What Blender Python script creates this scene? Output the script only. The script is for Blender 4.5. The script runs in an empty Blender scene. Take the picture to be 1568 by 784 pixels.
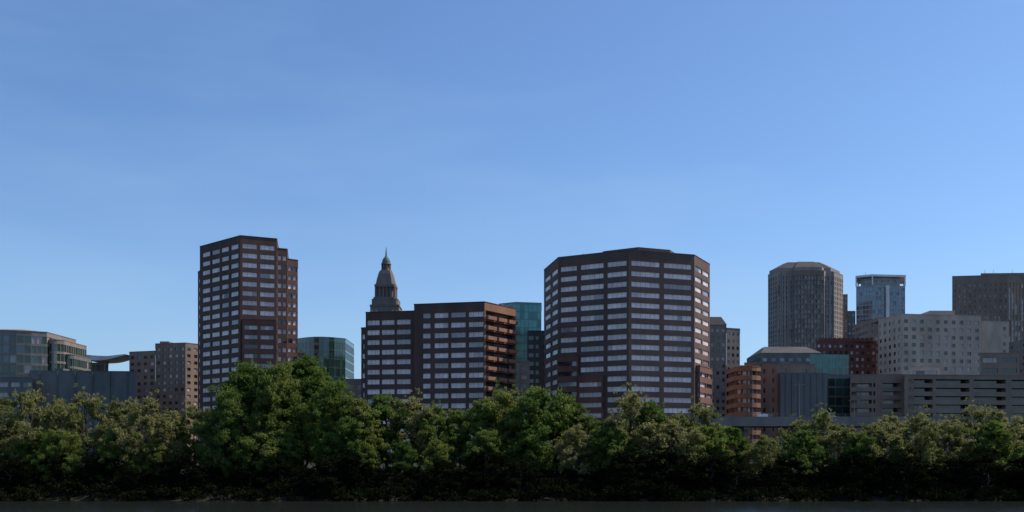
import bpy, math, random
import numpy as np
from mathutils import Vector, Matrix

random.seed(7)
scene = bpy.context.scene
F = 1600.0; CAMZ = 10.0
# survey helpers: bearing (in 1/1600 tangents from the view axis) and distance in metres -> world metres
def X(b, d): return (b - 784) / F * d
def Z(v, d): return CAMZ + (700 - v) / F * d
def P(b, d): return (X(b, d), d)

# ------------------------------------------------------------------ materials
def mat(name, col, rough=0.8, var=0.25, scale=0.15, metallic=0.0, spec=0.3, streak=True, bump=0.0):
    m = bpy.data.materials.new(name); m.use_nodes = True
    nt = m.node_tree; b = nt.nodes['Principled BSDF']
    b.inputs['Roughness'].default_value = rough
    b.inputs['Metallic'].default_value = metallic
    b.inputs['Specular IOR Level'].default_value = spec
    tc = nt.nodes.new('ShaderNodeTexCoord')
    mp = nt.nodes.new('ShaderNodeMapping')
    mp.inputs['Scale'].default_value = (1, 1, 0.35 if streak else 1)
    nz = nt.nodes.new('ShaderNodeTexNoise'); nz.inputs['Scale'].default_value = scale
    nz.inputs['Detail'].default_value = 6; nz.inputs['Roughness'].default_value = 0.65
    nt.links.new(tc.outputs['Object'], mp.inputs['Vector']); nt.links.new(mp.outputs[0], nz.inputs['Vector'])
    r = nt.nodes.new('ShaderNodeValToRGB')
    r.color_ramp.elements[0].position = 0.3; r.color_ramp.elements[1].position = 0.7
    r.color_ramp.elements[0].color = tuple(c * (1 - var) for c in col) + (1,)
    r.color_ramp.elements[1].color = tuple(min(1, c * (1 + var)) for c in col) + (1,)
    nt.links.new(nz.outputs['Fac'], r.inputs['Fac']); nt.links.new(r.outputs['Color'], b.inputs['Base Color'])
    if bump > 0:
        bp = nt.nodes.new('ShaderNodeBump'); bp.inputs['Strength'].default_value = bump
        nt.links.new(nz.outputs['Fac'], bp.inputs['Height']); nt.links.new(bp.outputs[0], b.inputs['Normal'])
    return m

def glass(name, col, rough=0.12, spec=0.8, metallic=0.0):
    return mat(name, col, rough, 0.25, 0.25, metallic, spec, streak=False)

M = {}
M['darkbrown'] = mat('dark_brown_precast', (0.105, 0.060, 0.049))
M['darkbrown2'] = mat('brown_grey_precast', (0.122, 0.078, 0.063))
M['brick'] = mat('orange_brick', (0.25, 0.125, 0.08))
M['redbrick'] = mat('red_brick', (0.17, 0.072, 0.055))
M['reflbrick'] = mat('painted_brick_reflection', (0.16, 0.08, 0.062))  # wall colour painted as the reflection of brick
M['cream'] = mat('cream_concrete', (0.48, 0.36, 0.27))
M['concrete'] = mat('grey_concrete', (0.22, 0.185, 0.16))
M['browngrey'] = mat('brown_grey_stone', (0.235, 0.17, 0.13))
M['bluegrey'] = mat('blue_grey_panel', (0.145, 0.145, 0.14))
M['granite'] = mat('granite', (0.17, 0.14, 0.12))
M['greystone'] = mat('grey_stone', (0.30, 0.25, 0.22))
M['white'] = mat('white_metal', (0.72, 0.70, 0.67), 0.5)
M['roof'] = mat('roof_membrane', (0.09, 0.09, 0.09))
M['slate'] = mat('slate_roof', (0.065, 0.062, 0.062))
M['copper'] = mat('green_copper', (0.10, 0.15, 0.13))
M['metal'] = mat('galvanised_metal', (0.2, 0.2, 0.21), 0.55, metallic=0.5)
M['win_a'] = glass('window_blinds_light', (0.84, 0.68, 0.65), 0.35, 0.5)
M['win_b'] = glass('window_blinds_mid', (0.68, 0.54, 0.52), 0.3, 0.5)
M['win_c'] = glass('window_glass_grey', (0.30, 0.25, 0.25))
M['win_d'] = glass('window_glass_dark', (0.03, 0.031, 0.035), 0.06)
M['teal'] = glass('teal_glass', (0.06, 0.22, 0.19), 0.1, 0.8, 0.3)
M['teal2'] = glass('teal_glass_deep', (0.035, 0.12, 0.11), 0.1, 0.8, 0.3)
M['green'] = glass('dark_green_glass', (0.02, 0.045, 0.035), 0.08)
M['green2'] = glass('dark_green_glass_panel', (0.032, 0.075, 0.055), 0.08)
M['blueglass'] = glass('blue_glass', (0.15, 0.19, 0.22), 0.08, 1.0, 0.3)
M['blueglass2'] = glass('blue_glass_deep', (0.07, 0.09, 0.11), 0.08, 1.0, 0.3)
M['frame'] = mat('pale_frame', (0.34, 0.33, 0.32), 0.5)
M['asphalt'] = mat('asphalt', (0.05, 0.05, 0.05))
M['paint'] = mat('road_paint', (0.75, 0.75, 0.72))
M['rubber'] = mat('tyre_rubber', (0.02, 0.02, 0.02))

def link(o, parent=None):
    scene.collection.objects.link(o)
    if parent: o.parent = parent
    return o

class Bld:
    def __init__(s, name):
        s.name = name; s.parts = {}
    def part(s, name, material):
        if (name, material) not in s.parts: s.parts[(name, material)] = ([], [])
        return s.parts[(name, material)]
    def face(s, part, material, pts):
        v, f = s.part(part, material)
        n = len(v); v.extend(pts); f.append(tuple(range(n, n + len(pts))))
    def box(s, part, material, x0, x1, y0, y1, z0, z1):
        s.prism(part, material, [(x0, y0), (x1, y0), (x1, y1), (x0, y1)], z0, z1)
    def prism(s, part, material, foot, z0, z1, top=None):
        top = top or foot
        n = len(foot)
        for i in range(n):
            a, b = foot[i], foot[(i + 1) % n]; c, d = top[(i + 1) % n], top[i]
            s.face(part, material, [(a[0], a[1], z0), (b[0], b[1], z0), (c[0], c[1], z1), (d[0], d[1], z1)])
        s.face(part, material, [(p[0], p[1], z1) for p in top])
        s.face(part, material, [(p[0], p[1], z0) for p in reversed(foot)])
    def cyl(s, part, material, cx, cy, r0, r1, z0, z1, n=16):
        f = [(cx + r0 * math.cos(2 * math.pi * i / n), cy + r0 * math.sin(2 * math.pi * i / n)) for i in range(n)]
        t = [(cx + r1 * math.cos(2 * math.pi * i / n), cy + r1 * math.sin(2 * math.pi * i / n)) for i in range(n)]
        s.prism(part, material, f, z0, z1, t)
    def facade(s, p0, p1, z0, z1, fh, wins, wall, glasses, sill=0.3, head=0.76, rec=0.3, pane=1.8, parapet=1.2, wts=None):
        L = math.hypot(p1[0] - p0[0], p1[1] - p0[1])
        ux, uy = (p1[0] - p0[0]) / L, (p1[1] - p0[1]) / L
        nx, ny = uy, -ux
        def pt(u, z, dep=0): return (p0[0] + ux * u - nx * dep, p0[1] + uy * u - ny * dep, z)
        def q(u0, u1, a, b, dep=0, part='walls', m=wall):
            if u1 - u0 < 1e-4 or b - a < 1e-4: return
            s.face(part, m, [pt(u0, a, dep), pt(u1, a, dep), pt(u1, b, dep), pt(u0, b, dep)])
        if isinstance(wins, (int, float)):
            nb = max(1, round(L / wins)); w = L / nb
            wins = [(i * w + w * 0.17, (i + 1) * w - w * 0.17) for i in range(nb)]
        elif isinstance(wins, tuple):
            nb = max(1, round(L / wins[0])); w = L / nb; g = (1 - wins[1]) / 2
            wins = [(i * w + w * g, (i + 1) * w - w * g) for i in range(nb)]
        else:
            wins = [(a * L, b * L) for a, b in wins]
        nf = int((z1 - parapet - z0) / fh)
        zs = z1 - parapet - nf * fh
        q(0, L, z1 - parapet, z1); q(0, L, z0, zs)
        for k in range(nf):
            a = zs + k * fh; b = a + fh; w0 = a + fh * sill; w1 = a + fh * head
            if not wins: q(0, L, a, b); continue
            q(0, L, a, w0); q(0, L, w1, b)
            u = 0
            for (c, d) in wins:
                q(u, c, w0, w1)
                s.face('walls', wall, [pt(c, w0), pt(d, w0), pt(d, w0, rec), pt(c, w0, rec)])
                s.face('walls', wall, [pt(c, w1, rec), pt(d, w1, rec), pt(d, w1), pt(c, w1)])
                s.face('walls', wall, [pt(c, w0), pt(c, w0, rec), pt(c, w1, rec), pt(c, w1)])
                s.face('walls', wall, [pt(d, w0, rec), pt(d, w0), pt(d, w1), pt(d, w1, rec)])
                np_ = max(1, round((d - c) / pane)); pw = (d - c) / np_
                g = random.choices(glasses, wts)[0]
                for i in range(np_):
                    if random.random() < 0.2: g = random.choices(glasses, wts)[0]
                    q(c + i * pw + 0.04, c + (i + 1) * pw - 0.04, w0, w1, rec, 'windows', g)
                q(c, d, w0, w1, rec + 0.04, 'mullions', 'win_d')
                u = d
            q(u, L, w0, w1)
    def block(s, foot, z0, z1, fh, wins, wall, glasses, per=None, roof='roof', **k):
        n = len(foot)
        for i in range(n):
            kk = dict(k); w = wins; wl = wall; gl = glasses
            if per and i in per:
                d = dict(per[i]); w = d.pop('wins', w); wl = d.pop('wall', wl); gl = d.pop('glasses', gl); kk.update(d)
            s.facade(foot[i], foot[(i + 1) % n], z0, z1, fh, w, wl, gl, **kk)
        s.face('roof_deck', roof, [(p[0], p[1], z1 - 0.5) for p in foot])
        for i in range(n):
            a, b = foot[i], foot[(i + 1) % n]
            L = math.hypot(b[0] - a[0], b[1] - a[1])
            if L < 0.5: continue
            nx, ny = (b[1] - a[1]) / L, -(b[0] - a[0]) / L
            o, t = 0.12, 0.4
            f = [(a[0] + nx * o, a[1] + ny * o), (b[0] + nx * o, b[1] + ny * o), (b[0] - nx * t, b[1] - ny * t), (a[0] - nx * t, a[1] - ny * t)]
            s.prism('coping', wall, f, z1 + 0.003 + i * 0.002, z1 + 0.25 + i * 0.002)
    def finish(s):
        e = bpy.data.objects.new(s.name, None); link(e)
        for (pn, mn), (v, f) in s.parts.items():
            me = bpy.data.meshes.new(pn); me.from_pydata(v, [], f); me.update()
            me.materials.append(M[mn])
            link(bpy.data.objects.new(pn, me), e)
        return e

def rect(b0, b1, d, depth, skew=0.0):
    x0, x1 = X(b0, d), X(b1, d)
    return [(x0, d + skew), (x1, d), (x1, d + depth), (x0, d + depth + skew)]

G = 8.0   # city ground level
LIT = ['win_a', 'win_b', 'win_c', 'win_d']
W1 = [7, 4, 1, 0.2]
S0, S1 = .27, .77

# ------------------------------------------------------------------ left tower
b = Bld('office_tower')
zt = Z(361, 400)
main = [P(306, 421), P(368, 400), P(424, 406), P(428, 436), P(330, 450)]
b.block(main, G, zt, 3.62, 4.0, 'darkbrown', LIT, sill=S0, head=S1, wts=W1, parapet=2.0,
        per={0: dict(wins=[(.06, .26), (.30, .50), (.54, .72), (.77, .95)]), 1: dict(wins=[(.06, .46), (.54, .94)])})
w1 = [P(424.2, 412), P(440, 414), P(442, 438), P(428.2, 436)]
b.block(w1, G, Z(381, 413), 3.62, [(.08, .44), (.56, .92)], 'darkbrown', LIT, sill=S0, head=S1, wts=[2, 3, 3, 2], parapet=2.0)
w2 = [P(440.2, 419), P(456, 422), P(456, 440), P(442.2, 438)]
b.block(w2, G, Z(398, 421), 3.62, [(.08, .44), (.56, .92)], 'darkbrown', LIT, sill=S0, head=S1, wts=[1, 3, 3, 3], parapet=2.0)
w3 = [P(303, 428), P(307, 424.5), P(320, 448), P(308, 446)]
b.block(w3, G, Z(415, 425), 3.62, 3.6, 'darkbrown', LIT, sill=S0, head=S1, wts=W1, parapet=2.0)
b.block([P(371, 398), P(422, 401), P(422, 404.6), P(371, 401.0)], G, Z(488, 396), 3.62, [(.06, .46), (.54, .94)], 'redbrick', ['win_d', 'win_c', 'win_b'], sill=.3, head=.75, rec=.5, wts=[2, 3, 3])
b.box('penthouse', 'darkbrown', X(352, 415), X(392, 415), 415, 428, zt, zt + 2.2)
b.cyl('antenna', 'metal', X(384, 418), 418, .1, .05, zt + 2, zt + 4.4, 6)
b.box('roof_unit', 'metal', X(404, 415), X(412, 415), 414, 418, zt - .3, zt + 1.2)
b.finish()

# ------------------------------------------------------------------ octagonal building
b = Bld('octagonal_office_building')
R = 32.0; cx, cy = X(957.5, 402), 402
foot = []
for th in (-104, -56, -4, 45, 82, 130, 176, 220):
    t = math.radians(th); foot.append((cx + R * math.sin(t), cy - R * math.cos(t)))
zt = Z(383, 370)
b.block(foot, G, zt, 3.72, (7.0, .84), 'darkbrown2', LIT, sill=S0, head=S1 - .02, wts=W1, parapet=2.6,
        per={0: dict(wins=[(.05, .46), (.54, .95)]),
             1: dict(wins=[(.03, .27), (.32, .65), (.70, .97)]),
             2: dict(wins=[(.04, .47), (.53, .96)]),
             3: dict(wins=[(.05, .46), (.54, .95)])})
pf = [(cx + 4 + (p[0] - cx) * .5, cy + (p[1] - cy) * .55) for p in foot]
b.prism('penthouse', 'darkbrown2', pf, zt - .4, zt + 4.0)
def inset(i, t0, t1, out):
    a, c = foot[i], foot[i + 1]; L = math.hypot(c[0] - a[0], c[1] - a[1])
    nx, ny = (c[1] - a[1]) / L, -(c[0] - a[0]) / L
    q = lambda t, o: (a[0] + (c[0] - a[0]) * t + nx * o, a[1] + (c[1] - a[1]) * t + ny * o)
    return [q(t0, out), q(t1, out), q(t1, 0.01), q(t0, 0.01)]
b.block(inset(1, .0, .3, 1.2), G, Z(545, 382), 3.72, (8, .9), 'reflbrick', ['win_c', 'win_b', 'win_d'], sill=.3, head=.74, rec=.4)  # brick reflection on the lower floors, painted as wall colour
b.block(inset(1, .31, .66, 1.6), G, Z(578, 382), 3.72, (10, .92), 'redbrick', ['win_c', 'win_b', 'win_d'], sill=.3, head=.74, rec=.4)  # red brick colour here also paints a reflection
b.block(inset(3, .1, .9, 1.5), G, Z(563, 388), 3.72, (9, .92), 'reflbrick', ['win_c', 'win_b', 'win_d'], sill=.32, head=.74, rec=.5)  # reddish reflection low on the right face, put into the wall colour
for (bx, h) in ((893, 4), (905, 1.6), (1010, 2.2), (1050, 1.5)):
    x = X(bx, 395); b.box('roof_unit', 'metal', x - 1.2, x + 1.0, 392, 395, zt - .3, zt + h * .5)
    b.cyl('antenna', 'metal', x, 396, .12, .06, zt, zt + h, 6)
b.finish()

# ------------------------------------------------------------------ mid building
b = Bld('terraced_office_building')
zr = Z(462.5, 360)
fr = [P(634, 366), P(742, 360), P(790, 377), P(786, 400), P(640, 400)]
b.block(fr, G, zr, 3.5, 6.0, 'darkbrown', LIT, sill=S0, head=S1, wts=W1, parapet=2.4,
        per={0: dict(wins=[(.125, .235), (.29, .49), (.525, .735), (.775, .985)]),
             1: dict(wins=[(.03, .97)], wall='brick', glasses=['win_d', 'win_d', 'win_c'], wts=[4, 2, 1], rec=1.4, sill=.42, head=.92)})
fl = [P(560, 371), P(633.8, 367.5), P(639.8, 398), P(566, 400)]
b.block(fl, G, Z(478, 370), 3.5, 6.0, 'darkbrown', LIT, sill=S0, head=S1, wts=W1, parapet=2.0,
        per={0: dict(wins=[(.03, .29), (.33, .60), (.64, .93)])})
b.block([P(553, 377), P(559.8, 376), P(565.8, 398), P(556, 398)], G, Z(502, 376), 3.5, 4, 'darkbrown', LIT, sill=S0, head=S1, parapet=1.5)
a, c = fr[1], fr[2]; L = math.hypot(c[0] - a[0], c[1] - a[1]); nx, ny = (c[1] - a[1]) / L, -(c[0] - a[0]) / L
nf = int((zr - 2.4 - G) / 3.5); zs = zr - 2.4 - nf * 3.5
for k in range(nf):
    for (t0, t1) in ((.04, .3), (.37, .63), (.70, .98)):
        q = lambda t, o: (a[0] + (c[0] - a[0]) * t + nx * o, a[1] + (c[1] - a[1]) * t + ny * o)
        b.prism('balconies', 'brick', [q(t0, 1.1), q(t1, 1.1), q(t1, 0.01), q(t0, 0.01)], zs + k * 3.5 + .1, zs + k * 3.5 + 1.35)
b.box('penthouse', 'darkbrown', X(655, 380), X(700, 380), 380, 392, zr - .4, zr + 2.0)
for bx in (712, 757, 770, 782):
    x = X(bx, 378)
    b.cyl('dish_mast', 'metal', x, 378, .15, .15, zr - .4, zr + 1.6, 6)
    b.cyl('dish', 'white', x, 378, .25, .9, zr + 1.2, zr + 1.8, 12)
b.finish()

# ------------------------------------------------------------------ stone skyscraper with cupola
b = Bld('stone_skyscraper_with_cupola')
D = 700; cx = X(588, D); cy = D + 12
def sq(h, cham=0.0):
    if cham == 0: return [(cx - h, cy - h), (cx + h, cy - h), (cx + h, cy + h), (cx - h, cy + h)]
    c = h * cham
    return [(cx - h + c, cy - h), (cx + h - c, cy - h), (cx + h, cy - h + c), (cx + h, cy + h - c), (cx + h - c, cy + h), (cx - h + c, cy + h), (cx - h, cy + h - c), (cx - h, cy - h + c)]
zz = lambda v: Z(v, D)
b.block(sq(9.6), G, zz(466), 3.8, (2.9, .5), 'granite', ['win_d', 'win_c'], sill=.2, head=.7, parapet=2)
b.prism('cornice', 'granite', sq(10.0), zz(468), zz(466.6))
b.block(sq(8.8, .12), zz(466), zz(457), 3.5, (3, .4), 'granite', ['win_d'], parapet=1)
b.prism('setback', 'granite', sq(7.9, .2), zz(457), zz(453))
b.prism('colonnade_core', 'granite', sq(5.6, .2), zz(453), zz(436))
for i in range(6):
    for sx, sy in ((1, 0), (0, 1), (-1, 0), (0, -1)):
        t = -6.2 + i * 12.4 / 5
        px, py = (sx * 6.4 + sy * t, sy * 6.4 + sx * t)
        b.cyl('columns', 'granite', cx + px, cy + py, .6, .55, zz(453), zz(437), 8)
b.prism('entablature', 'granite', sq(7.2, .15), zz(437), zz(433))
lev = [(433, 6.6), (428, 6.2), (422, 5.6), (416, 4.9), (411, 4.1)]
for i in range(4):
    b.prism('pyramid_roof', 'granite', sq(lev[i][1], .3), zz(lev[i][0]), zz(lev[i + 1][0]), sq(lev[i + 1][1], .3))
b.cyl('lantern_base', 'granite', cx, cy, 4.0, 3.8, zz(411), zz(409), 16)
b.cyl('lantern_core', 'granite', cx, cy, 2.0, 2.0, zz(409), zz(400), 12)
for i in range(8):
    t = i * math.pi / 4 + .3
    b.cyl('lantern_columns', 'granite', cx + 2.9 * math.cos(t), cy + 2.9 * math.sin(t), .4, .35, zz(409), zz(400), 8)
b.cyl('lantern_cap', 'granite', cx, cy, 3.5, 3.3, zz(400), zz(398), 16)
prof = [(398, 2.9), (395, 2.8), (391, 2.1), (388.5, 1.2), (386, .6), (373, .12)]
for i in range(5):
    b.cyl('dome' if i < 4 else 'finial', 'copper', cx, cy, prof[i][1], prof[i + 1][1], zz(prof[i][0]), zz(prof[i + 1][0]), 16)
b.finish()

# ------------------------------------------------------------------ left hotel block
b = Bld('hotel_building')
g = ['win_d', 'win_c', 'win_b']
b.block([P(238, 484), P(284, 480), P(305, 486), P(305, 505), P(238, 505)], G, Z(526, 482), 3.1, (3.4, .5), 'browngrey', g, wts=[4, 2, 1])
b.block([P(198, 490), P(237.8, 485), P(237.8, 505), P(202, 508)], G, Z(538, 486), 3.1, (3.4, .5), 'browngrey', g, wts=[4, 2, 1])
b.box('stair_head', 'browngrey', X(248, 495), X(262, 495), 492, 499, Z(526, 482) - .4, Z(522, 490))
b.finish()

# ------------------------------------------------------------------ far-left glass convention centre
b = Bld('convention_center')
D = 450
gl = ['green2', 'green', 'win_c', 'blueglass2']
def arcfoot(b0, b1, d, bulge, depth, n=7):
    x0, x1 = X(b0, d), X(b1, d); pts = []
    for i in range(n + 1):
        t = i / n; pts.append((x0 + (x1 - x0) * t, d - bulge * math.sin(math.pi * t)))
    return pts + [(x1, d + depth), (x0, d + depth)]
CG = dict(sill=.12, head=.88, rec=.2, wts=[5, 3, 1, 2])
b.block(arcfoot(-60, 72, D, 7, 30), G, Z(509, D), 4.2, (2.4, .88), 'concrete', gl, parapet=1.4, **CG)
b.block(arcfoot(72.2, 98, D + 4, 3, 24), G, Z(520, D), 4.2, (2.4, .88), 'concrete', gl, parapet=1.2, **CG)
b.block(arcfoot(98.2, 114, D + 8, 2, 18), G, Z(541, D), 4.2, (2.4, .88), 'bluegrey', gl, parapet=1.2, **CG)
b.prism('roof_vault', 'browngrey', arcfoot(-58, 66, D + 4, 4, 20), Z(509, D), Z(504, D), arcfoot(-54, 56, D + 6, 3, 16))
b.prism('roof_vault', 'browngrey', arcfoot(-54, 56, D + 6, 3, 16), Z(504, D), Z(500.5, D), arcfoot(-44, 34, D + 9, 1, 10))
b.finish()

b = Bld('science_center')
D = 500
b.block([P(100, D), P(166, D), P(166, D + 14), P(100, D + 14)], G, Z(556, D), 4.5, (3, .9), 'frame', ['blueglass', 'blueglass', 'win_c'], sill=.1, head=.9, rec=.15, parapet=.5)
N = 24
for i in range(N):
    def pr(t):
        bb = 98 + 97 * t
        v = 538.5 + 7.5 * math.sin(min(1, t * 1.2) * 1.75) - (10 * (t - .72) if t > .72 else 0)
        return X(bb, D - 6), Z(v, D - 6), .5 + 1.9 * math.sin(math.pi * min(1, t ** .8)) ** 1.2
    xa, za, ta = pr(i / N); xb, zb, tb = pr((i + 1) / N)
    y0, y1 = D - 9, D + 8
    b.face('wing_roof', 'white', [(xa, y0, za), (xb, y0, zb), (xb, y1, zb), (xa, y1, za)])
    b.face('wing_edge', 'white', [(xa, y0, za - ta), (xb, y0, zb - tb), (xb, y0, zb), (xa, y0, za)])
    b.face('wing_soffit', 'white', [(xa, y0, za - ta), (xb, y0, zb - tb), (xb, y1, zb - tb), (xa, y1, za - ta)])
    b.face('wing_edge', 'white', [(xa, y1, za - ta), (xb, y1, zb - tb), (xb, y1, zb), (xa, y1, za)])
for bb in (118, 140, 160): b.cyl('masts', 'frame', X(bb, D - 4), D - 4, .3, .3, G, Z(553, D - 6), 8)
b.finish()
b = Bld('exhibition_hall')
D = 430
b.block([P(46, D), P(208, D + 4), P(208, D + 30), P(46, D + 30)], G, Z(568, D), 6.0, [], 'bluegrey', ['win_d'], parapet=.8)
for i in range(6):
    x = X(60 + i * 26, D - .05)
    b.box('panel_joints', 'bluegrey', x, x + .25, D - .1 + i * .64, D + .6 + i * .64, G, Z(568.8, D))
b.block([P(-40, D - 12), P(50, D - 12), P(50, D - 1), P(-40, D - 1)], G, Z(578, D - 12), 4.0, (5, .8), 'bluegrey', gl, parapet=1)
b.box('roof_unit', 'bluegrey', X(70, D), X(84, D), D + 8, D + 14, Z(568, D) - .4, Z(564, D + 8))
b.finish()

b = Bld('green_glass_building')
D = 480
b.block(arcfoot(456, 529, D, 7, 26, 10), G, Z(519, D), 4.0, (1.8, .93), 'green2', ['green', 'green', 'green2', 'win_d'], sill=.08, head=.92, rec=.08, parapet=1.6)
b.finish()
b = Bld('low_office_block')
b.block(rect(528, 560, 420, 14), G, Z(581, 420), 3.8, (3.5, .6), 'concrete', ['win_d', 'win_c'])
b.finish()

b = Bld('teal_glass_tower')
D = 520
b.block([P(764, D + 6), P(790, D), P(829, D + 3), P(829, D + 30), P(764, D + 30)], G, Z(463, D), 3.9, (2.2, .94), 'teal2', ['teal', 'teal', 'teal2'], sill=.06, head=.94, rec=.06, parapet=.6, wts=[3, 3, 2])
b.box('mechanical', 'teal2', X(770, D + 12), X(800, D + 12), D + 10, D + 20, Z(463, D) - .3, Z(459.5, D))
b.finish()
b = Bld('dark_annex_building')
b.block(rect(808, 840, 450, 20), G, Z(507, 450), 3.7, (3.2, .7), 'slate', ['green', 'win_d'])
b.finish()
b = Bld('white_service_block')
b.block(rect(794, 811, 425, 14), G, Z(553, 425), 3.6, (3.4, .45), 'cream', ['win_d', 'win_c'])
b.finish()

b = Bld('gabled_office_building')
D = 560
zb = Z(498, D)
b.block([P(1078, D), P(1112, D), P(1112, D + 22), P(1078, D + 22)], G, zb, 3.8, (3.2, .5), 'browngrey', ['win_d', 'win_c'], parapet=1)
x0, x1 = X(1078, D), X(1112, D); xm = X(1106, D)
b.prism('gable_roof', 'slate', [(x0, D - .3), (x1 + .3, D - .3), (x1 + .3, D + 22), (x0, D + 22)], zb + .3, Z(484, D), [(X(1084, D), D + 3), (xm, D + 3), (xm, D + 18), (X(1084, D), D + 18)])
b.block([P(1112.2, D + 4), P(1133, D + 8), P(1133, D + 28), P(1112.2, D + 26)], G, Z(501, D), 3.8, (3, .5), 'concrete', ['win_c', 'win_d'], parapet=1.2)
b.finish()

# ------------------------------------------------------------------ tall tower with mansard
b = Bld('mansard_roof_skyscraper')
D = 800
ft = [P(1176, D + 14), P(1190, D), P(1214, D), P(1217, D - 4), P(1262, D - 4), P(1265, D), P(1276, D), P(1291, D + 16), P(1286, D + 50), P(1184, D + 50)]
ze = Z(416, D)
rib = dict(sill=.12, head=.86, rec=.7, parapet=3)
b.block(ft, G, ze, 3.7, (3.4, .42), 'greystone', ['win_d', 'win_c', 'blueglass2'], per={3: dict(wins=(2.6, .62), wall='browngrey')}, wts=[3, 3, 2], **rib)
def shrink(f, k, dx=0):
    ax = sum(p[0] for p in f) / len(f); ay = sum(p[1] for p in f) / len(f)
    return [(ax + (p[0] - ax) * k + dx, ay + (p[1] - ay) * k) for p in f]
b.prism('upper_storey', 'greystone', shrink(ft, .94, -.8), ze - .2, Z(410, D))
b.prism('mansard_roof', 'slate', shrink(ft, .93, -.8), Z(410, D), Z(399.5, D), shrink(ft, .56, -2))
for bx in (1205, 1226, 1238): b.cyl('antenna', 'metal', X(bx, D + 20), D + 20, .25, .1, Z(401, D), Z(394, D), 6)
for bb in (1190, 1198, 1206, 1214, 1265, 1276):
    x = X(bb, D); b.box('piers', 'greystone', x - .4, x + .4, D - .7, D - .02, G, ze - .4)
b.finish()

b = Bld('stepped_brown_tower')
b.block(rect(1288, 1298, 860, 20), G, Z(451, 860), 3.8, (3, .6), 'browngrey', ['win_d', 'win_c'])
b.block(rect(1298.2, 1310, 862, 20), G, Z(476, 860), 3.8, (3, .6), 'bluegrey', ['win_d', 'win_c'])
b.finish()

b = Bld('glass_skyscraper_with_crown')
D = 900
gg = ['blueglass', 'blueglass', 'blueglass2', 'win_c']
fb = [P(1311, D + 8), P(1336, D), P(1386, D + 4), P(1384, D + 40), P(1314, D + 40)]
zb = Z(437, D)
b.block(fb, G, zb, 3.9, (2.6, .86), 'frame', gg, sill=.1, head=.9, rec=.2, parapet=1, wts=[3, 3, 3, 1])
b.block(shrink(fb, .8), zb, Z(424, D), 3.9, (3, .7), 'frame', gg, parapet=1)
for f in fb:
    b.cyl('crown_posts', 'white', f[0], f[1], .6, .6, zb, Z(422, D), 8)
b.prism('crown_slab', 'white', shrink(fb, 1.03), Z(423, D), Z(420, D))
b.box('piers', 'white', X(1357, D), X(1362, D), D - .2, D + 1.8, G, zb)
b.cyl('antenna', 'metal', X(1325, D + 10), D + 10, .2, .1, Z(420, D), Z(413, D), 6)
b.finish()

b = Bld('brown_stone_high_rise')
D = 750
b.block([P(1458, D + 6), P(1544, D), P(1640, D + 20), P(1620, D + 60), P(1470, D + 60)], G, Z(421, D), 3.9, (3.6, .3), 'browngrey', ['win_c', 'browngrey', 'browngrey', 'win_d'],
        per={1: dict(wins=(3, .55), sill=.05, head=.95)}, parapet=5, wts=[3, 2, 2, 1])
b.block([P(1502, D + 12), P(1575, D + 10), P(1575, D + 40), P(1502, D + 40)], Z(421, D) - .4, Z(414.5, D), 4, [], 'browngrey', ['win_d'], parapet=1)
for bx in (1508, 1521, 1550): b.cyl('antenna', 'metal', X(bx, D + 20), D + 20, .2, .08, Z(415, D), Z(405, D), 6)
b.finish()

# ------------------------------------------------------------------ cream hotel
b = Bld('cream_apartment_building')
D = 520
zt = Z(481, D)
b.block([P(1345, D + 22), P(1381, D), P(1502, D + 8), P(1502, D + 34), P(1352, D + 40)], G, zt, 3.9, (4.2, .46), 'cream', ['win_d', 'win_c', 'win_c'],
        per={4: dict(wins=[])}, sill=.28, head=.76, parapet=1.6, wts=[4, 1, 1])
b.block([P(1502.2, D + 10), P(1545, D + 13), P(1545, D + 34), P(1502.2, D + 34)], G, Z(488, D), 3.9, [(.78, .88)], 'cream', ['win_d', 'win_c'], parapet=1.6)
b.box('lift_house', 'cream', X(1424, D + 12), X(1462, D + 12), D + 12, D + 24, zt - .4, Z(470.5, D))
b.box('roof_room', 'cream', X(1400, D + 14), X(1416, D + 14), D + 14, D + 22, zt - .4, Z(476, D))
b.box('roof_room', 'concrete', X(1348, D + 20), X(1368, D + 20), D + 24, D + 34, zt - .4, Z(476, D))
b.box('roof_room', 'concrete', X(1470, D + 14), X(1482, D + 14), D + 14, D + 20, zt - .4, Z(475, D))
for bx in (1432, 1490, 1512, 1530): b.cyl('vent', 'metal', X(bx, D + 16), D + 16, .4, .4, Z(490, D), Z(484, D) + 2, 8)
b.finish()
b = Bld('brown_office_block')
b.block(rect(1330, 1372, 600, 26), G, Z(490, 600), 3.8, (3.4, .5), 'browngrey', ['win_d', 'win_c'])
b.finish()

b = Bld('red_brick_building')
D = 560
b.block([P(1250, D), P(1342, D + 4), P(1342, D + 26), P(1250, D + 24)], G, Z(522, D), 3.5, (3.2, .5), 'redbrick', ['win_d', 'win_c', 'win_b'], parapet=1)
for i in range(12):
    x = X(1256 + i * 7, D + 2)
    b.box('roof_pavilions', 'redbrick', x, x + 1.3, D + 2, D + 6, Z(522, D) - .4, Z(516.5, D))
b.finish()
b = Bld('hip_roof_hall')
D = 500
f = rect(1165, 1258, D, 30); zt = Z(541, D)
b.block(f, G, zt, 3.8, (4, .55), 'bluegrey', ['win_d', 'win_c', 'blueglass2'])
b.prism('hip_roof', 'slate', f, zt + .26, Z(527, D), [(X(1180, D), D + 12), (X(1245, D), D + 12), (X(1245, D), D + 18), (X(1180, D), D + 18)])
b.finish()
b = Bld('teal_roof_pavilion')
D = 455
b.block([P(1240, D), P(1300, D + 3), P(1300, D + 22), P(1240, D + 20)], G, Z(543, D), 4, (3, .9), 'teal2', ['green2', 'teal2', 'green'], sill=.1, head=.9, rec=.1)
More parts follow.
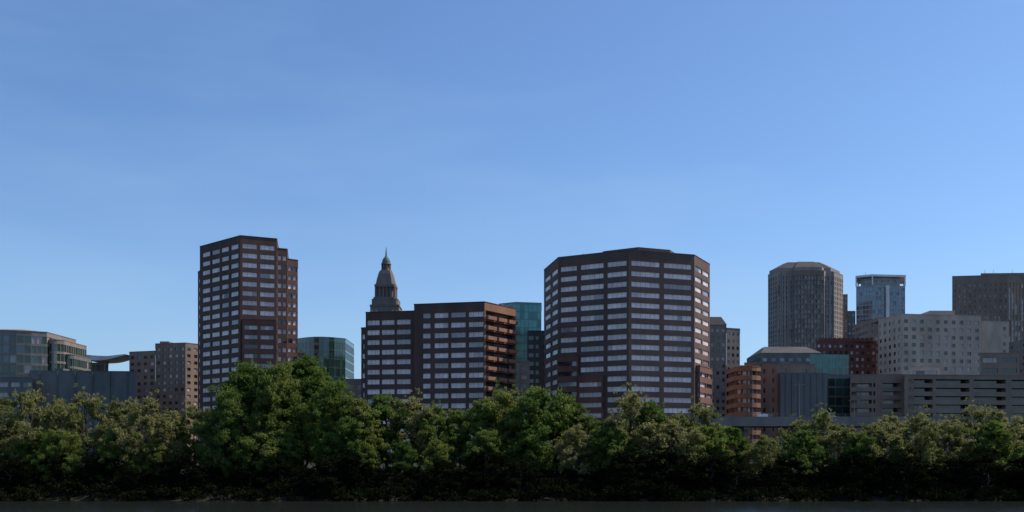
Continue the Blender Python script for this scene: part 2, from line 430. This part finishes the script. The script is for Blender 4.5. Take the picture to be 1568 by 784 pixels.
b.block([P(1268, D - 14), P(1302, D - 12), P(1302, D - 1), P(1268, D - 1)], G, Z(574, D - 13), 4, (3, .9), 'bluegrey', ['green2', 'teal2', 'green'], sill=.1, head=.9, rec=.1)
b.finish()
b = Bld('beige_brick_block')
D = 430
b.block([P(1166, D + 4), P(1190, D), P(1247, D + 3), P(1247, D + 20), P(1166, D + 20)], G, Z(557, D), 4, [(.1, .25), (.7, .8)], 'browngrey', ['win_d'], parapet=1.0)
b.block([P(1195, D - 3), P(1267, D), P(1267, D + 2.4), P(1195, D + 2)], G, Z(572, D), 4, [], 'bluegrey', ['win_d'], parapet=.8)
b.box('roof_unit', 'metal', X(1205, D), X(1216, D), D + 6, D + 10, Z(557, D) - .4, Z(553, D))
for i in range(7):
    x = X(1200 + i * 10, D); yv = D - 3 + 3 * (5 + i * 10) / 72
    b.box('pilasters', 'bluegrey', x, x + .35, yv - .25, yv + .4, G, Z(573, D))
b.finish()
b = Bld('orange_balcony_building')
D = 415
f = arcfoot(1124, 1165, D, 4, 16, 5)
b.block(f, G, Z(563, D), 3.6, (6, .96), 'brick', ['win_d', 'win_c', 'win_b'], sill=.42, head=.92, rec=1.2, parapet=1.2)
b.block([P(1140, D + 6), P(1164, D + 6), P(1164, D + 14), P(1140, D + 14)], Z(563, D) - .4, Z(554, D), 3, [], 'brick', ['win_d'], parapet=.6)
b.finish()

b = Bld('parking_garage')
D = 420
b.block([P(1385, D), P(1600, D + 6), P(1600, D + 50), P(1385, D + 44)], G, Z(574, D), 3.4, [(.03, .2), (.22, .46), (.49, .72), (.76, .97)], 'browngrey', ['win_d'], sill=.42, head=.9, rec=3.5, parapet=1.3)
b.block([P(1302, D + 8), P(1384.8, D + 6), P(1384.8, D + 44), P(1302, D + 44)], G, Z(572, D), 3.4, [(.02, .4), (.43, .46), (.6, .95)], 'browngrey', ['win_d', 'win_c'], sill=.42, head=.9, rec=2.5, parapet=3)
b.block([P(1500, D + 14), P(1562, D + 14), P(1562, D + 26), P(1500, D + 26)], Z(575, D), Z(541, D + 14), 4.4, [(.08, .45), (.55, .92)], 'browngrey', ['win_c', 'win_d'], parapet=.8)
b.block([P(1392, D + 16), P(1440, D + 16), P(1440, D + 26), P(1392, D + 26)], Z(575, D), Z(563, D + 16), 3, [(.1, .9)], 'cream', ['win_c', 'win_d'], parapet=.6)
b.finish()

b = Bld('downtown_block')
for (b0, b1, d, v) in ((-120, -40, 560, 560), (205, 300, 620, 585), (525, 570, 640, 588), (1095, 1180, 620, 560), (1570, 1680, 620, 520)):
    b.block(rect(b0, b1, d, 30), G, Z(v, d), 3.8, (3.6, .5), 'concrete', ['win_d', 'win_c'])
b.finish()

# ------------------------------------------------------------------ elevated road
b = Bld('elevated_highway')
D = 318; zd = Z(643, D)
b.box('deck', 'concrete', X(1060, D), X(1720, D), D, D + 16, zd - 1.6, zd)
b.box('parapet', 'concrete', X(1060, D), X(1720, D), D - .3, D - .003, zd - 1.9, zd + 1.0)
b.box('parapet', 'concrete', X(1060, D), X(1720, D), D + 16.003, D + 16.3, zd - 1.9, zd + 1.0)
b.box('road_surface', 'asphalt', X(1060, D), X(1720, D), D + .8, D + 15.2, zd + .004, zd + .008)
for i in range(22):
    x = X(1062, D) + i * 6; b.box('lane_marks', 'paint', x, x + 3, D + 8, D + 8.15, zd + .010, zd + .014)
for i in range(9):
    x = X(1070, D) + i * 15
    b.box('pier_cap', 'concrete', x - 1, x + 1, D + 1, D + 15, zd - 3, zd - 1.604)
    b.cyl('piers', 'concrete', x, D + 4, .8, .8, 5, zd - 3.003, 12); b.cyl('piers', 'concrete', x, D + 12, .8, .8, 5, zd - 3.003, 12)
for i in range(60):
    x = X(1062, D) + i * 2.1; b.box('railing_posts', 'metal', x, x + .08, D - .2, D - .12, zd + 1.003, zd + 1.8)
b.box('railing_rail', 'metal', X(1062, D), X(1715, D), D - .21, D - .11, zd + 1.803, zd + 1.88)
b.finish()

def street_lamp(bb, d, z0, h):
    b = Bld('street_lamp'); x = X(bb, d)
    b.cyl('pole', 'metal', x, d, .13, .07, z0, z0 + h, 8)
    b.cyl('base', 'concrete', x, d, .3, .25, z0 - .01, z0 + .6, 8)
    for sg in (-1, 1):
        b.box('arm', 'metal', x + min(0, sg * 1.4), x + max(0, sg * 1.4), d - .05, d + .05, z0 + h - .15, z0 + h - .05)
        b.box('luminaire', 'metal', x + sg * 1.4 - .35, x + sg * 1.4 + .35, d - .18, d + .18, z0 + h - .26, z0 + h - .1)
    b.finish()
for bb in (1224, 1308, 1410, 1500): street_lamp(bb, D + 17, zd - 1.9, 14.0 if bb == 1224 else 9)

def van(bb, d, z0):
    b = Bld('white_van'); x = X(bb, d)
    def side(pts, y0, y1, part, m):
        n = len(pts)
        b.face(part, m, [(x + p, y0, z0 + q) for p, q in pts]); b.face(part, m, [(x + p, y1, z0 + q) for p, q in reversed(pts)])
        for i in range(n):
            a, c = pts[i], pts[(i + 1) % n]
            b.face(part, m, [(x + a[0], y0, z0 + a[1]), (x + a[0], y1, z0 + a[1]), (x + c[0], y1, z0 + c[1]), (x + c[0], y0, z0 + c[1])])
    side([(-2.8, .45), (2.7, .45), (2.8, 1.1), (2.0, 1.35), (1.3, 2.3), (-2.6, 2.4), (-2.8, 2.2)], d, d + 2, 'body', 'white')
    side([(1.95, 1.4), (1.3, 2.2), (.4, 2.2), (.4, 1.4)], d - .01, d + 2.01, 'side_window', 'win_d')
    for wx in (-1.8, 1.8):
        for yy in (d - .02, d + 1.8):
            pts = [(wx + .38 * math.cos(t * math.pi / 6), .38 + .38 * math.sin(t * math.pi / 6)) for t in range(12)]
            side(pts, yy, yy + .22, 'wheel', 'rubber')
    b.finish()
van(1268, D + 2.5, zd + .01); van(1174, D + 10, zd + .01)

# ------------------------------------------------------------------ terrain: one sheet
prof = [(-4000, 12), (-60, 9), (-8, 8.4), (6, 7.6), (18, 3), (30, .3), (40, -2), (225, -2), (238, -.4), (241, .5), (247, 2.2), (256, 4), (268, 6.5), (290, 8), (330, 8), (700, 8), (2000, 8), (12000, 8)]
xs = list(np.concatenate([np.linspace(-9000, -420, 6), np.linspace(-400, 400, 161), np.linspace(420, 9000, 6)]))
verts = []; faces = []
for j, (y, z) in enumerate(prof):
    for i, x in enumerate(xs):
        w = 1.3 * math.sin(x * .045 + 1) + .7 * math.sin(x * .13) if 200 < y < 280 else 0
        zz_ = z + (0.25 * math.sin(x * .21 + y) if 238 < y < 280 else 0)
        verts.append((x, y + w, zz_))
n = len(xs)
for j in range(len(prof) - 1):
    for i in range(n - 1):
        faces.append((j * n + i, j * n + i + 1, (j + 1) * n + i + 1, (j + 1) * n + i))
me = bpy.data.meshes.new('ground'); me.from_pydata(verts, [], faces); me.update()
me.materials.append(mat('earth_and_grass', (0.018, 0.018, 0.012), 0.95, .5, .6, bump=.4, streak=False))
link(bpy.data.objects.new('ground', me))

me = bpy.data.meshes.new('river'); me.from_pydata([(-9000, 10, 0), (9000, 10, 0), (9000, 245, 0), (-9000, 245, 0)], [], [(0, 1, 2, 3)]); me.update()
wm = bpy.data.materials.new('river_water'); wm.use_nodes = True; nt = wm.node_tree; p = nt.nodes['Principled BSDF']
p.inputs['Base Color'].default_value = (0.015, 0.018, 0.016, 1); p.inputs['Roughness'].default_value = 0.14; p.inputs['IOR'].default_value = 1.33
tc = nt.nodes.new('ShaderNodeTexCoord'); mp = nt.nodes.new('ShaderNodeMapping'); mp.inputs['Scale'].default_value = (.25, .8, 1)
nz = nt.nodes.new('ShaderNodeTexNoise'); nz.inputs['Scale'].default_value = 1.2; nz.inputs['Detail'].default_value = 6
bp = nt.nodes.new('ShaderNodeBump'); bp.inputs['Strength'].default_value = .55; bp.inputs['Distance'].default_value = .28
nt.links.new(tc.outputs['Object'], mp.inputs[0]); nt.links.new(mp.outputs[0], nz.inputs['Vector']); nt.links.new(nz.outputs['Fac'], bp.inputs['Height']); nt.links.new(bp.outputs[0], p.inputs['Normal'])
me.materials.append(wm); link(bpy.data.objects.new('river', me))

# ------------------------------------------------------------------ foliage
def leafmat(name, cols, trans=0.5, spec=.12):
    m = bpy.data.materials.new(name); m.use_nodes = True; nt = m.node_tree
    p = nt.nodes['Principled BSDF']; out = nt.nodes['Material Output']
    p.inputs['Roughness'].default_value = .7; p.inputs['Specular IOR Level'].default_value = spec
    tc = nt.nodes.new('ShaderNodeTexCoord'); oi = nt.nodes.new('ShaderNodeObjectInfo')
    nz = nt.nodes.new('ShaderNodeTexNoise'); nz.inputs['Scale'].default_value = .3; nz.inputs['Detail'].default_value = 4
    nt.links.new(tc.outputs['Object'], nz.inputs['Vector'])
    ad = nt.nodes.new('ShaderNodeMath'); ad.operation = 'MULTIPLY_ADD'; ad.inputs[1].default_value = .4
    nt.links.new(oi.outputs['Random'], ad.inputs[0]); nt.links.new(nz.outputs['Fac'], ad.inputs[2])
    r = nt.nodes.new('ShaderNodeValToRGB'); e = r.color_ramp.elements
    e[0].position = .42; e[0].color = cols[0] + (1,); e[1].position = .9; e[1].color = cols[2] + (1,)
    k = e.new(.65); k.color = cols[1] + (1,)
    nt.links.new(ad.outputs[0], r.inputs['Fac']); nt.links.new(r.outputs['Color'], p.inputs['Base Color'])
    tr = nt.nodes.new('ShaderNodeBsdfTranslucent'); nt.links.new(r.outputs['Color'], tr.inputs['Color'])
    mx = nt.nodes.new('ShaderNodeMixShader'); mx.inputs[0].default_value = trans
    nt.links.new(p.outputs[0], mx.inputs[1]); nt.links.new(tr.outputs[0], mx.inputs[2]); nt.links.new(mx.outputs[0], out.inputs['Surface'])
    return m
LEAF = leafmat('leaves', [(0.06, 0.11, 0.022), (0.115, 0.175, 0.035), (0.20, 0.23, 0.06)])
LEAFP = leafmat('leaves_pale', [(0.12, 0.15, 0.045), (0.18, 0.20, 0.065), (0.25, 0.24, 0.10)])
LEAFD = leafmat('leaves_painted_shade', [(0.006, 0.009, 0.004), (0.010, 0.014, 0.006), (0.016, 0.021, 0.009)], .12, .0)  # leaf colour darkened to paint in the shade below the canopy
BARK = mat('bark', (0.06, 0.048, 0.038), .95)

def leaves(rng, cen, rad, cnt, size):
    C = np.repeat(cen, cnt, 0); Rr = np.repeat(rad, cnt)
    d = rng.normal(size=(len(C), 3)); d /= np.linalg.norm(d, axis=1)[:, None]
    r = rng.random(len(C)) ** .45 * Rr
    pos = C + d * r[:, None] * np.array([1.15, 1.15, .75])
    a = rng.normal(size=(len(C), 3)); a /= np.linalg.norm(a, axis=1)[:, None]
    t = rng.normal(size=(len(C), 3)); bb = np.cross(a, t); bb /= np.linalg.norm(bb, axis=1)[:, None]
    sz = (size * (0.6 + .8 * rng.random(len(C))))[:, None]
    return np.stack([pos - a * sz * .75, pos + bb * sz * .38, pos + a * sz * .75, pos - bb * sz * .38], 1).reshape(-1, 3)
def tube(V, Fc, p0, p1, r0, r1, n=7):
    p0 = Vector(p0); p1 = Vector(p1); dz = (p1 - p0).normalized(); q = dz.to_track_quat('Z', 'Y'); base = len(V)
    for (p, r) in ((p0, r0), (p1, r1)):
        for i in range(n):
            t = 2 * math.pi * i / n; V.append(tuple(p + q @ Vector((r * math.cos(t), r * math.sin(t), 0))))
    for i in range(n): Fc.append((base + i, base + (i + 1) % n, base + n + (i + 1) % n, base + n + i))

def tree_mesh(name, seed, H=20, R=8, low=.22, lobes=11, sub=13, cnt=115, size=.42, leaf=None, sparse=1.0):
    rng = np.random.default_rng(seed); V = []; Fc = []
    tp = [(0, 0, -1)]
    for k in range(1, 6):
        tp.append((tp[-1][0] + rng.normal() * .35, tp[-1][1] + rng.normal() * .35, k * H * .16))
    for k in range(5): tube(V, Fc, tp[k], tp[k + 1], .55 * (1 - k * .18) * H / 20, .55 * (1 - (k + 1) * .18) * H / 20)
    cen = []; rad = []
    for l in range(lobes):
        f = (l + .5) / lobes; z = H * (low + (0.93 - low) * f)
        prof_ = math.sin(math.pi * min(1, (0.18 + .78 * f))) ** .6
        th = l * 2.4 + rng.normal() * .4; rr = R * .75 * prof_ * (0.55 + .6 * rng.random()) * (0.45 if l == lobes - 1 else 1)
        lc = np.array([rr * math.cos(th), rr * math.sin(th), z]); lr = R * (.25 + .2 * rng.random()) * (.85 if f > .8 else 1)
        k = min(4, int(f * 5)); mid = tuple(lc * .5 + np.array(tp[k]) * .5 + np.array([0, 0, -.4]))
        tube(V, Fc, tp[k], mid, .2 * H / 20, .12 * H / 20, 5)
        tube(V, Fc, mid, tuple(lc), .12 * H / 20, .05, 5)
        for s_ in range(sub):
            d = rng.normal(size=3); d /= np.linalg.norm(d)
            c = lc + d * lr * (.5 + .75 * rng.random()) * np.array([1, 1, .85])
            cen.append(c); rad.append(.55 + 1.1 * rng.random())
            if s_ % 2 == 0: tube(V, Fc, tuple(lc), tuple(c + d * .6), .06, .02, 4)
    cen = np.array(cen); rad = np.array(rad) * R / 8 * .95
    lv = leaves(rng, cen, rad, int(cnt * sparse), size)
    k2 = rng.choice(len(cen), len(cen)); off = rng.normal(size=(len(cen), 3)) * 1.3 + np.array([0, 0, .5])
    lv = np.concatenate([lv, leaves(rng, cen[k2] + off, rad[k2] * .5, 14, size * .85)])
    nb = len(V); nl = len(lv) // 4
    me = bpy.data.meshes.new(name)
    V2 = V + [tuple(x) for x in lv.tolist()]
    F2 = Fc + [(nb + 4 * i, nb + 4 * i + 1, nb + 4 * i + 2, nb + 4 * i + 3) for i in range(nl)]
    me.from_pydata(V2, [], F2); me.materials.append(BARK); me.materials.append(leaf or LEAF)
    mi = np.zeros(len(F2), dtype=np.int32); mi[len(Fc):] = 1
    me.polygons.foreach_set('material_index', mi); me.update()
    return me

TM = [tree_mesh('tree_a', 1, cnt=130), tree_mesh('tree_b', 2, R=9, lobes=13, cnt=130), tree_mesh('tree_c', 3, R=7.5, H=20, lobes=11, cnt=130),
      tree_mesh('tree_d', 4, R=9, low=.15, lobes=14, cnt=130), tree_mesh('tree_e', 5, R=8, leaf=LEAFP, sparse=.75), tree_mesh('tree_f', 6, R=8.5, leaf=LEAFP, low=.15, lobes=12, sparse=.85)]
TD = [tree_mesh('shade_painted_tree_a', 21, R=8.5, low=.08, lobes=12, leaf=LEAFD, sparse=.8), tree_mesh('shade_painted_tree_b', 22, R=9, low=.08, lobes=12, leaf=LEAFD, sparse=.8)]  # trees whose leaf colour has shade painted in
BIG = [tree_mesh('big_a', 11, H=34, R=12.5, lobes=24, sub=17, cnt=130, size=.46, low=.15), tree_mesh('big_b', 12, H=30, R=11.5, lobes=20, sub=16, cnt=130, size=.46, low=.15)]

def gz(y):
    for (a, za), (c, zc) in zip(prof, prof[1:]):
        if a <= y < c: return za + (zc - za) * (y - a) / (c - a)
    return 8
def plant(me, H, bb, top, d, wscale=1.0, kind='tree'):
    z0 = gz(d) - .3; s_ = (Z(top, d) - z0) / (H * .985)
    o = bpy.data.objects.new(kind, me); o.location = (X(bb, d), d, z0); o.scale = (s_ * wscale, s_ * wscale, s_)
    o.rotation_euler = (0, 0, random.random() * 6.28); link(o)

plant(BIG[0], 34, 388, 558, 262, .95, 'cottonwood_tree'); plant(BIG[0], 34, 462, 550, 266, .98, 'cottonwood_tree')
plant(BIG[1], 30, 510, 590, 256, .8, 'cottonwood_tree'); plant(BIG[1], 30, 348, 600, 254, .8, 'cottonwood_tree')
plant(BIG[1], 30, 425, 562, 258, .75, 'cottonwood_tree')
canopy = [(-30, 606, 4), (0, 612, 5), (45, 602, 4), (90, 612, 5), (135, 606, 4), (180, 616, 5), (222, 614, 4), (262, 630, 5), (300, 626, 4),
          (555, 616, 2), (590, 606, 0), (630, 612, 4), (668, 622, 1), (705, 628, 3), (742, 614, 0), (782, 598, 1), (826, 594, 3), (862, 612, 0), (900, 640, 2),
          (930, 646, 1), (965, 604, 4), (1000, 616, 0), (1035, 638, 5), (1075, 622, 4), (1110, 654, 3), (1150, 680, 0), (1190, 684, 5), (1232, 646, 4), (1262, 630, 4),
          (1296, 656, 5), (1335, 650, 4), (1368, 638, 5), (1410, 636, 4), (1450, 646, 4), (1490, 624, 4), (1530, 630, 5), (1568, 642, 1), (1605, 630, 3)]
for (bb, top, mi) in canopy:
    w = .9 if top < 640 else 1.05
    plant(TM[mi], 20, bb + random.uniform(-5, 5), top, random.uniform(254, 268), w * random.uniform(.85, 1.12))
for i in range(24):
    plant(TM[random.choice([0, 1, 3, 4, 5, 2])], 20, -30 + i * 70 + random.uniform(-20, 20), random.uniform(646, 676), random.uniform(250, 255), random.uniform(.85, 1.15), 'small_tree')
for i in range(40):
    plant(random.choice(TD), 20, -40 + i * 42 + random.uniform(-14, 14), random.uniform(690, 724), random.uniform(244, 250), random.uniform(1.3, 1.9), 'shade_painted_tree')  # low front row, its darkness painted into the leaves
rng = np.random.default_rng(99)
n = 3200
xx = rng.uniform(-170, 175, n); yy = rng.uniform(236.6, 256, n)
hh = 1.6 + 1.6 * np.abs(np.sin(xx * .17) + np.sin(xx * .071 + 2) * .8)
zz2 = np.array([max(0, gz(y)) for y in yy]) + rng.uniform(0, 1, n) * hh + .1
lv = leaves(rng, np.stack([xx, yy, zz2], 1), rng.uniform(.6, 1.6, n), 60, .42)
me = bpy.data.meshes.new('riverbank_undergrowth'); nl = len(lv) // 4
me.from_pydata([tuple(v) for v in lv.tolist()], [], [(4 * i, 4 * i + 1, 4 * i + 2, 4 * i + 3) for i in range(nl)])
me.materials.append(LEAFD); me.update(); link(bpy.data.objects.new('riverbank_undergrowth', me))  # real undergrowth, with canopy shade put into its leaf colour

# ------------------------------------------------------------------ light
AZ, EL = 72, 50
w = bpy.data.worlds.new('World'); scene.world = w; w.use_nodes = True; nt = w.node_tree
sky = nt.nodes.new('ShaderNodeTexSky'); sky.sky_type = 'NISHITA'; sky.sun_disc = False
sky.sun_elevation = math.radians(EL); sky.sun_rotation = math.radians(AZ); sky.air_density = 1.0; sky.dust_density = .8; sky.ozone_density = 4.0
tc = nt.nodes.new('ShaderNodeTexCoord'); mp = nt.nodes.new('ShaderNodeMapping'); mp.inputs['Scale'].default_value = (1.2, 1.0, 5.0); mp.inputs['Rotation'].default_value = (0, math.radians(22), 0)
nz = nt.nodes.new('ShaderNodeTexNoise'); nz.inputs['Scale'].default_value = 1.6; nz.inputs['Detail'].default_value = 5
nt.links.new(tc.outputs['Generated'], mp.inputs[0]); nt.links.new(mp.outputs[0], nz.inputs['Vector'])
mr = nt.nodes.new('ShaderNodeMapRange'); mr.inputs[1].default_value = .42; mr.inputs[2].default_value = .8; mr.inputs[3].default_value = 0; mr.inputs[4].default_value = .4
nt.links.new(nz.outputs['Fac'], mr.inputs[0])
tint = nt.nodes.new('ShaderNodeMix'); tint.data_type = 'RGBA'; tint.blend_type = 'MULTIPLY'; tint.inputs[0].default_value = 1; tint.inputs[7].default_value = (.84, 1.0, 1.18, 1)
nt.links.new(sky.outputs[0], tint.inputs[6])
mx = nt.nodes.new('ShaderNodeMix'); mx.data_type = 'RGBA'; mx.inputs[7].default_value = (3.4, 5.0, 7.3, 1)
nt.links.new(mr.outputs[0], mx.inputs[0]); nt.links.new(tint.outputs[2], mx.inputs[6])
nt.links.new(mx.outputs[2], nt.nodes['Background'].inputs['Color']); nt.nodes['Background'].inputs['Strength'].default_value = .125
L = bpy.data.lights.new('sun', 'SUN'); L.energy = 4.8; L.angle = math.radians(.5); L.color = (1, .90, .74)
so = bpy.data.objects.new('sun', L); link(so)
sv = Vector((math.sin(math.radians(AZ)) * math.cos(math.radians(EL)), math.cos(math.radians(AZ)) * math.cos(math.radians(EL)), math.sin(math.radians(EL))))
so.rotation_euler = sv.to_track_quat('Z', 'Y').to_euler(); so.location = (200, 100, 300)

cam = bpy.data.cameras.new('camera'); co = bpy.data.objects.new('camera', cam); link(co)
co.location = (0, 0, CAMZ); co.rotation_euler = (math.radians(90), 0, 0)
cam.sensor_width = 36; cam.lens = 36 * F / 1568; cam.shift_y = 308 / 1568; cam.clip_end = 20000; cam.clip_start = .5
scene.camera = co
scene.view_settings.view_transform = 'Standard'; scene.view_settings.look = 'None'; scene.view_settings.exposure = 0
